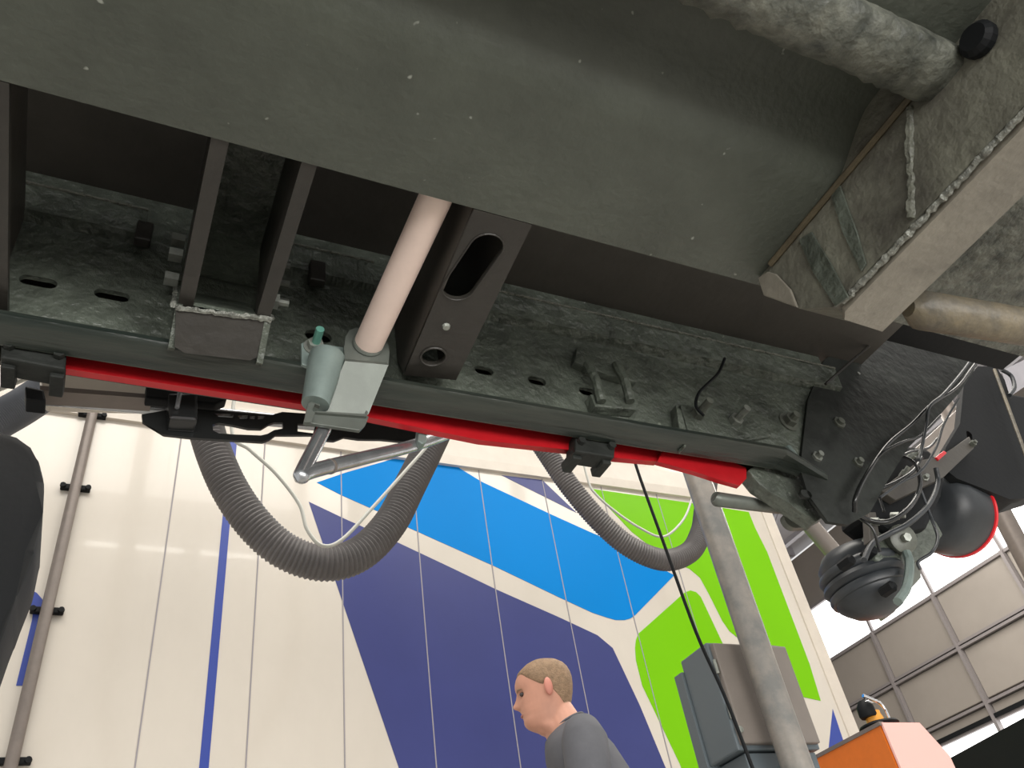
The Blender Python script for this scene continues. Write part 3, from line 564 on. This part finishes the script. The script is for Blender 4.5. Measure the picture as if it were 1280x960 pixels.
for z in (zb_+.1, zt-.12): hn.tube([(x0_+.004, 2.288, z), (x0_+.004, 2.288, z+.05)], .006, n=8)
obj('hinge', hn, 'nut', cb)
obj('mounting_arm', B().box((px0-.02, 2.24, zb_-.1), (px0+.03, 2.4, zb_-.06)), 'boxs', cb)
bpx = thing('terminal_plate', label='flat grey mounting plate with knobs right of the round post', cat='plate')
q = [PY(x, y, 2.33) for x, y in ((962, 806), (978, 808), (996, 860), (1022, 935), (1010, 940), (990, 930))]
obj('plate', B().prism(q, (0, .04, 0), bev=.003), 'boxf', bpx)
kn = B()
for px, py in ((974, 820), (977, 838)): kn.lathe(PY(px, py, 2.33), (0, -1, 0), [(.013, 0), (.011, .014)], n=12)
obj('knob', kn, 'bar', bpx)
# orange machine with a work lamp
om = thing('orange_machine', label='orange steel cabinet with pale side at the lower right', cat='machine')
c0 = PY(1098, 904, 2.7); fy = PY(1012, 948, 2.7); 
k = ray(1012, 948); yy = k.y/k.x*c0.x; xr = PY(1146, 904, 2.7).x; xr2 = PY(1184, 946, 2.7)
obj('orange_body', B().loft([[V((c0.x, y, -CZ)), V((c0.x, y, c0.z)), V((xr, y, c0.z)), V((xr2.x, y, xr2.z)), V((xr2.x, y, -CZ))] for y in (2.7, yy+.1)]), 'orange', om)
obj('side_panel', B().prism([V((c0.x+.006, 2.695, -CZ+.02)), V((c0.x+.006, 2.695, c0.z-.002)), V((xr, 2.695, c0.z-.002)), V((xr2.x, 2.695, xr2.z)), V((xr2.x, 2.695, -CZ+.02))], (0, -.01, 0)), 'pale', om)
obj('top_edge', B().box((c0.x-.006, 2.69, c0.z-.012), (c0.x+.02, yy+.1, c0.z+.004)), 'bar', om)
wl = thing('beacon_lamp', label='chrome and amber beacon lamp with black base on top of the orange cabinet', cat='lamp')
bcn = V((c0.x+.09, 2.78, c0.z+.003))
obj('base', B().lathe(bcn, (0, 0, 1), [(.08, 0), (.09, .012), (.085, .02), (.04, .03)], n=28), 'black', wl, smooth=40)
obj('lens', B().lathe(bcn+V((-.01, 0, .03)), (0, 0, 1), [(.04, 0), (.04, .015), (.035, .03), (.035, .045)], n=20), 'amber', wl, smooth=40)
obj('housing', B().lathe(bcn+V((-.04, 0, .05)), (0, 0, 1), [(.035, 0), (.04, .01), (.038, .05), (.02, .075)], n=16), 'black', wl, smooth=40)
g = B(); g.tube([bcn+V((.06, -.02, .02)), bcn+V((.055, -.02, .09)), bcn+V((.02, -.02, .12)), bcn+V((-.05, -.02, .11))], .008, n=10, smooth=5); g.tube([bcn+V((-.02, -.05, .11)), bcn+V((-.08, -.05, .13))], .008, n=10); obj('guard', g, 'chrome', wl, smooth=40)
# dark lifting beam at the lower right
u0, u1 = PX(1150, 968, 5.0), PX(1300, 886, 5.0); uu = (u1-u0)
obj('lifting_beam', B().loft([[p, p+V((.25, 0, 0)), p+V((.25, 0, -.5)), p+V((0, 0, -.5))] for p in (u0-uu*.6, u0+uu*1.6)]), 'black', label='dark steel beam crossing the lower right corner below the windows', cat='beam')
# duct pipe behind the beam end and grey girder
dp = [PY(x, y, 3.6) for x, y in ((960, 590), (1003, 645), (1052, 702), (1110, 770))]; dd = (dp[0]-dp[-1]).normalized()
obj('duct_pipe', B().tube([dp[0]+dd*((7.256-dp[0].z)/dd.z)]+dp, .06, n=20), 'boxf', smooth=40, label='grey-brown duct pipe slanting between beam end and brake chamber', cat='pipe')
rb0, rb1 = PX(1225, 590, 7.5), PX(1330, 790, 7.5); rd = (rb0-rb1).normalized()
obj('roof_brace', B().tube([rb0+rd*((7.256-rb0.z)/rd.z), rb0, rb1, rb1-rd*1.5], .09, n=12), 'bar', smooth=40, label='grey roof brace crossing the bright window right of the drum', cat='brace')
obj('inner_gutter', B().prism([PY(x, y, 2.6) for x, y in ((1100, 640), (1145, 560), (1215, 495), (1217, 520), (1195, 560), (1160, 585), (1120, 640))], (0, .04, 0)), 'boxf', label='beige sheet profile seen through the gap behind the air lines', cat='profile')
obj('rear_marker_board', B().prism([PY(x, y, 2.2) for x, y in ((1255, 462), (1300, 440), (1300, 470), (1266, 493))], (0, .02, 0)), 'steel', label='pale mauve board in the gap at the upper right edge', cat='board')

# ------------------------------------------------------------------ person
pn = thing('person', label='man with short sandy hair in grey t-shirt, in profile facing left', cat='person')
HC = PY(681, 868, 2.57)                     # centre of the head
fwd2 = V((-.90, .43, 0)).normalized(); side = V((-fwd2.y, fwd2.x, 0)); zup = V((0, 0, 1))
def rot_head(v, a=math.radians(4)):         # head tipped forward a little
    return V((v.x*math.cos(a)+v.z*math.sin(a), v.y, -v.x*math.sin(a)+v.z*math.cos(a)))
def Hd(x, y, z): v = rot_head(V((x, y, z))); return HC + fwd2*v.x + side*v.y + zup*v.z
# rings: z, front, back, half width
HR = [(-.150, .020, -.085, .056), (-.125, .040, -.080, .058), (-.108, .074, -.070, .056), (-.098, .088, -.068, .058), (-.085, .094, -.068, .063), (-.070, .091, -.070, .067), (-.062, .094, -.073, .069), (-.055, .093, -.075, .070), (-.047, .096, -.078, .071), (-.038, .094, -.083, .072),
      (-.025, .094, -.089, .073), (-.01, .093, -.094, .075), (.005, .092, -.098, .076), (.018, .095, -.101, .077), (.034, .100, -.103, .078), (.05, .098, -.102, .078), (.068, .090, -.098, .076), (.085, .074, -.088, .069), (.1, .050, -.068, .055), (.110, .022, -.042, .034), (.114, .002, -.015, .012)]
def headring(z, f, b, wd, n=40, grow=0.0):
    r = []
    for k in range(n):
        a = 2*math.pi*k/n; c, s_ = math.cos(a), math.sin(a)
        e = .86 if c > 0 else 1.0
        x = (f if c > 0 else -b)*(abs(c)**e)*(1 if c > 0 else -1) ; y = wd*(abs(s_)**.92)*(1 if s_ > 0 else -1)
        if c > 0:
            nb = math.exp(-(y/.011)**2)
            if -.04 < z < .02: x += nb*.031*max(0, 1-abs((z+.026)/.014 if z < -.026 else (z+.026)/.05))
            if abs(z-.006) < .012: x -= .010*math.exp(-((abs(y)-.032)/.014)**2)   # eye sockets
        r.append((x+(grow if c > 0 else -grow)*abs(c), y+grow*s_, z))
    return r
import bisect
def interp(z):
    zs_ = [h[0] for h in HR]; i = min(max(bisect.bisect(zs_, z)-1, 0), len(HR)-2); a, b = HR[i], HR[i+1]; t = (z-a[0])/(b[0]-a[0])
    return [a[j]+(b[j]-a[j])*t for j in range(1, 4)]
bb = B()
zz = [-.150+.0055*i for i in range(48)] + [.112, .114]
bb.loft([[Hd(*p) for p in headring(z, *interp(z))] for z in zz])
bodyparts = bb
# neck: sunk in the head and in the shoulders
neck0 = Hd(-.022, 0, -.03); sh_c = HC - fwd2*.058 - zup*.17
bodyparts.tube([neck0, neck0.lerp(sh_c, .5), sh_c], .058, n=20, rf=lambda i, n: (.05, .064, .078)[i])
obj_ear = []
for s_ in (1, -1):                           # ears
    e = Hd(-.012, .077*s_, -.002); bodyparts.ball(e, .026, (.5, .3, 1.0)); obj_ear.append((e, s_))
bodyparts.ball(Hd(.012, 0, -.102), .05, (1, .95, .8))
FLOOR = -CZ
hip = V((HC.x, HC.y, FLOOR+.95)) - fwd2*.24
chest = HC - fwd2*.15 - zup*.42
def limb(b, pts, rs, n=14): b.tube(pts, 0, n=n, rf=lambda i, N: rs[i])
shoulders = {}
for s_ in (1, -1):
    so = sh_c - fwd2*.03 - zup*.055 + side*.185*s_; el = so - zup*.28 + fwd2*.02 + side*.03*s_; wr2 = el - zup*.2 + fwd2*.16
    shoulders[s_] = (so, el, wr2)
    limb(bodyparts, [so, so.lerp(el, .5), el, el.lerp(wr2, .3), wr2, wr2+(wr2-el).normalized()*.03], [.05, .047, .04, .042, .028, .028])
    hd = (wr2-el).normalized(); palm = wr2 + hd*.055
    limb(bodyparts, [wr2, wr2+hd*.03, palm, palm+hd*.03], [.027, .032, .034, .03])
    inn = side*(-s_)
    for f_, (off, ln) in enumerate(((-.027, .07), (-.009, .08), (.009, .076), (.026, .06))):
        st = palm + hd*.02 + zup*off; limb(bodyparts, [st, st+hd*ln*.45, st+hd*ln*.8+inn*.012, st+hd*ln+inn*.028], [.0095, .009, .008, .007], n=8)
    th = palm - hd*.03 + zup*.025; limb(bodyparts, [th, th+hd*.03+zup*.025, th+hd*.06+zup*.03+inn*.01], [.012, .0105, .008], n=8)
limb(bodyparts, [sh_c+V((0, 0, .02)), sh_c-zup*.08, chest, hip], [.07, .09, .12, .12], n=20)
body = obj('body', bodyparts, 'skin', pn)
rm_ = body.modifiers.new('r', 'REMESH'); rm_.mode = 'VOXEL'; rm_.voxel_size = .0045; rm_.use_smooth_shade = True
sm_ = body.modifiers.new('s', 'SMOOTH'); sm_.iterations = 2
for e, s_ in obj_ear: obj('ear', B().ball(e+side*.003*s_, .031, (.52, .3, 1.0)), 'skinr', pn, smooth=80)
# hair cap
hb = B(); rings = []
for z in [.0, .012, .026, .04, .055, .07, .085, .098, .108, .114, .117]:
    f, b_, wd = interp(min(z, .1138)); rr_ = headring(min(z, .1138), f, b_, wd, grow=.0045); out_ = []
    for (x, y, zc) in rr_:
        hl = .062 + .0 if x > .05 else (.035 if x > .0 else (-.005 if x > -.03 else -.055))
        out_.append((x, y, z))
    rings.append(out_)
# hairline: the cap follows the skull; its lower rim dips behind the ear and rises at the brow
def rimz(x): return .072 if x > .075 else (.072-(.075-x)*.9 if x > .02 else (.02-(.02-x)*.6 if x > -.02 else (-.004-( -.02-x)*1.1)))
rows = []; N = 48
for t in [i/12 for i in range(13)]:
    row = []
    for k in range(N):
        a = 2*math.pi*k/N
        xr_ = math.cos(a)*.098; z0 = rimz(xr_); z = z0 + (.1135-z0)*math.sin(t*math.pi/2)
        f, b_, wd = interp(z); c_, s2_ = math.cos(a), math.sin(a)
        g_ = .005*min(1, t*6+.15)
        x = ((f+g_) if c_ > 0 else -(b_-g_))*(abs(c_)**(.86 if c_ > 0 else 1))*(1 if c_ > 0 else -1); y = (wd+g_)*(abs(s2_)**.92)*(1 if s2_ > 0 else -1)
        row.append(Hd(x, y, z+g_*t))
    rows.append(row)
obj('hair', B().loft(rows), 'hair', pn, smooth=80)
for s_ in (1, -1):
    e = Hd(.079, .031*s_, .006); obj('eye', B().ball(e, .0105, (1, 1, .7)), 'eye', pn, smooth=80)
    obj('eyebrow', B().tube([Hd(.094, .014*s_, .020), Hd(.092, .03*s_, .024), Hd(.078, .046*s_, .020)], .0032, n=6), 'hair', pn)
obj('mouth', B().tube([Hd(.083, -.026, -.060), Hd(.093, -.012, -.058), Hd(.097, 0, -.0575), Hd(.093, .012, -.058), Hd(.083, .026, -.060)], .003, n=8, smooth=3), 'lip', pn)
# t-shirt
ts = B()
def oval(c, a, b_, n=32, tilt=0): return [c + side*a*math.cos(2*math.pi*k/n) + fwd2*b_*math.sin(2*math.pi*k/n) + zup*(tilt*math.sin(2*math.pi*k/n)) for k in range(n)]
ts.loft([oval(sh_c+zup*.052+fwd2*.004, .066, .066, tilt=-.028), oval(sh_c+zup*.028, .10, .085, tilt=-.022), oval(sh_c-zup*.005-fwd2*.01, .15, .10, tilt=-.012), oval(sh_c-zup*.05-fwd2*.025, .2, .118), oval(sh_c-zup*.11-fwd2*.04, .215, .128), oval(chest-zup*.02-fwd2*.01, .205, .135), oval(chest.lerp(hip, .5), .185, .13), oval(hip, .19, .13), oval(hip-zup*.08, .195, .135)], cap=False)
tsh = obj('t_shirt', ts, 'shirt', pn, smooth=80)
for s_ in (1, -1):
    so, el, _w = shoulders[s_]; sl = B(); d = (el-so).normalized()
    limb(sl, [so+zup*.055-side*.06*s_, so+zup*.03-side*.02*s_, so+side*.004*s_, so.lerp(el, .45), so.lerp(el, .72), so.lerp(el, .82)], [.03, .062, .074, .070, .068, .069], n=24); obj('sleeve', sl, 'shirt', pn, smooth=80)
obj('collar', B().tube([p for p in oval(sh_c+zup*.054+fwd2*.004, .066, .066, tilt=-.028)]+[oval(sh_c+zup*.054+fwd2*.004, .066, .066, tilt=-.028)[0]], .0045, n=6), 'shirt', pn, smooth=80)
tr = B(); tr.loft([oval(hip+zup*.03, .18, .125), oval(hip-zup*.12, .19, .13)])
for s_, st in ((1, .12), (-1, -.12)):
    h0 = hip - zup*.05 + side*.09*s_; kn_ = V((h0.x, h0.y, FLOOR+.5)) + fwd2*(st+.08); an = V((h0.x, h0.y, FLOOR+.09)) + fwd2*st
    limb(tr, [h0, h0.lerp(kn_, .5), kn_, kn_.lerp(an, .4), an], [.095, .085, .065, .065, .055], n=20)
    shb = B(); shb.loft([[an + fwd2*x + side*w_*math.cos(a)*.045 + zup*((-.075)+h_*(.5+.5*math.sin(a))) for a in [2*math.pi*k/12 for k in range(12)]] for x, w_, h_ in ((-.075, .6, .06), (-.05, 1, .1), (.03, 1, .11), (.1, 1, .065), (.17, .95, .05), (.2, .5, .03))]); so_ = obj('shoe', shb, 'black', pn, smooth=60)
    shb2 = None
obj('trousers', tr, 'trouser', pn, smooth=80)

# ------------------------------------------------------------------ put each thing's origin at its base and lift everything to floor level zero
bpy.context.view_layer.update()
for o in ROOTS:
    if o.type == 'MESH':
        vs = [v.co for v in o.data.vertices]
        base = V(((min(v.x for v in vs)+max(v.x for v in vs))/2, (min(v.y for v in vs)+max(v.y for v in vs))/2, min(v.z for v in vs)))
        o.data.transform(Matrix.Translation(-base)); o.location = base + V((0, 0, CZ))
    else:
        mn = V((1e9,)*3); mxx = V((-1e9,)*3)
        for c in o.children_recursive:
            for v in c.data.vertices:
                for i in range(3): mn[i] = min(mn[i], v.co[i]); mxx[i] = max(mxx[i], v.co[i])
        base = V(((mn.x+mxx.x)/2, (mn.y+mxx.y)/2, mn.z)); o.location = base + V((0, 0, CZ))
        for c in o.children: c.location = -base
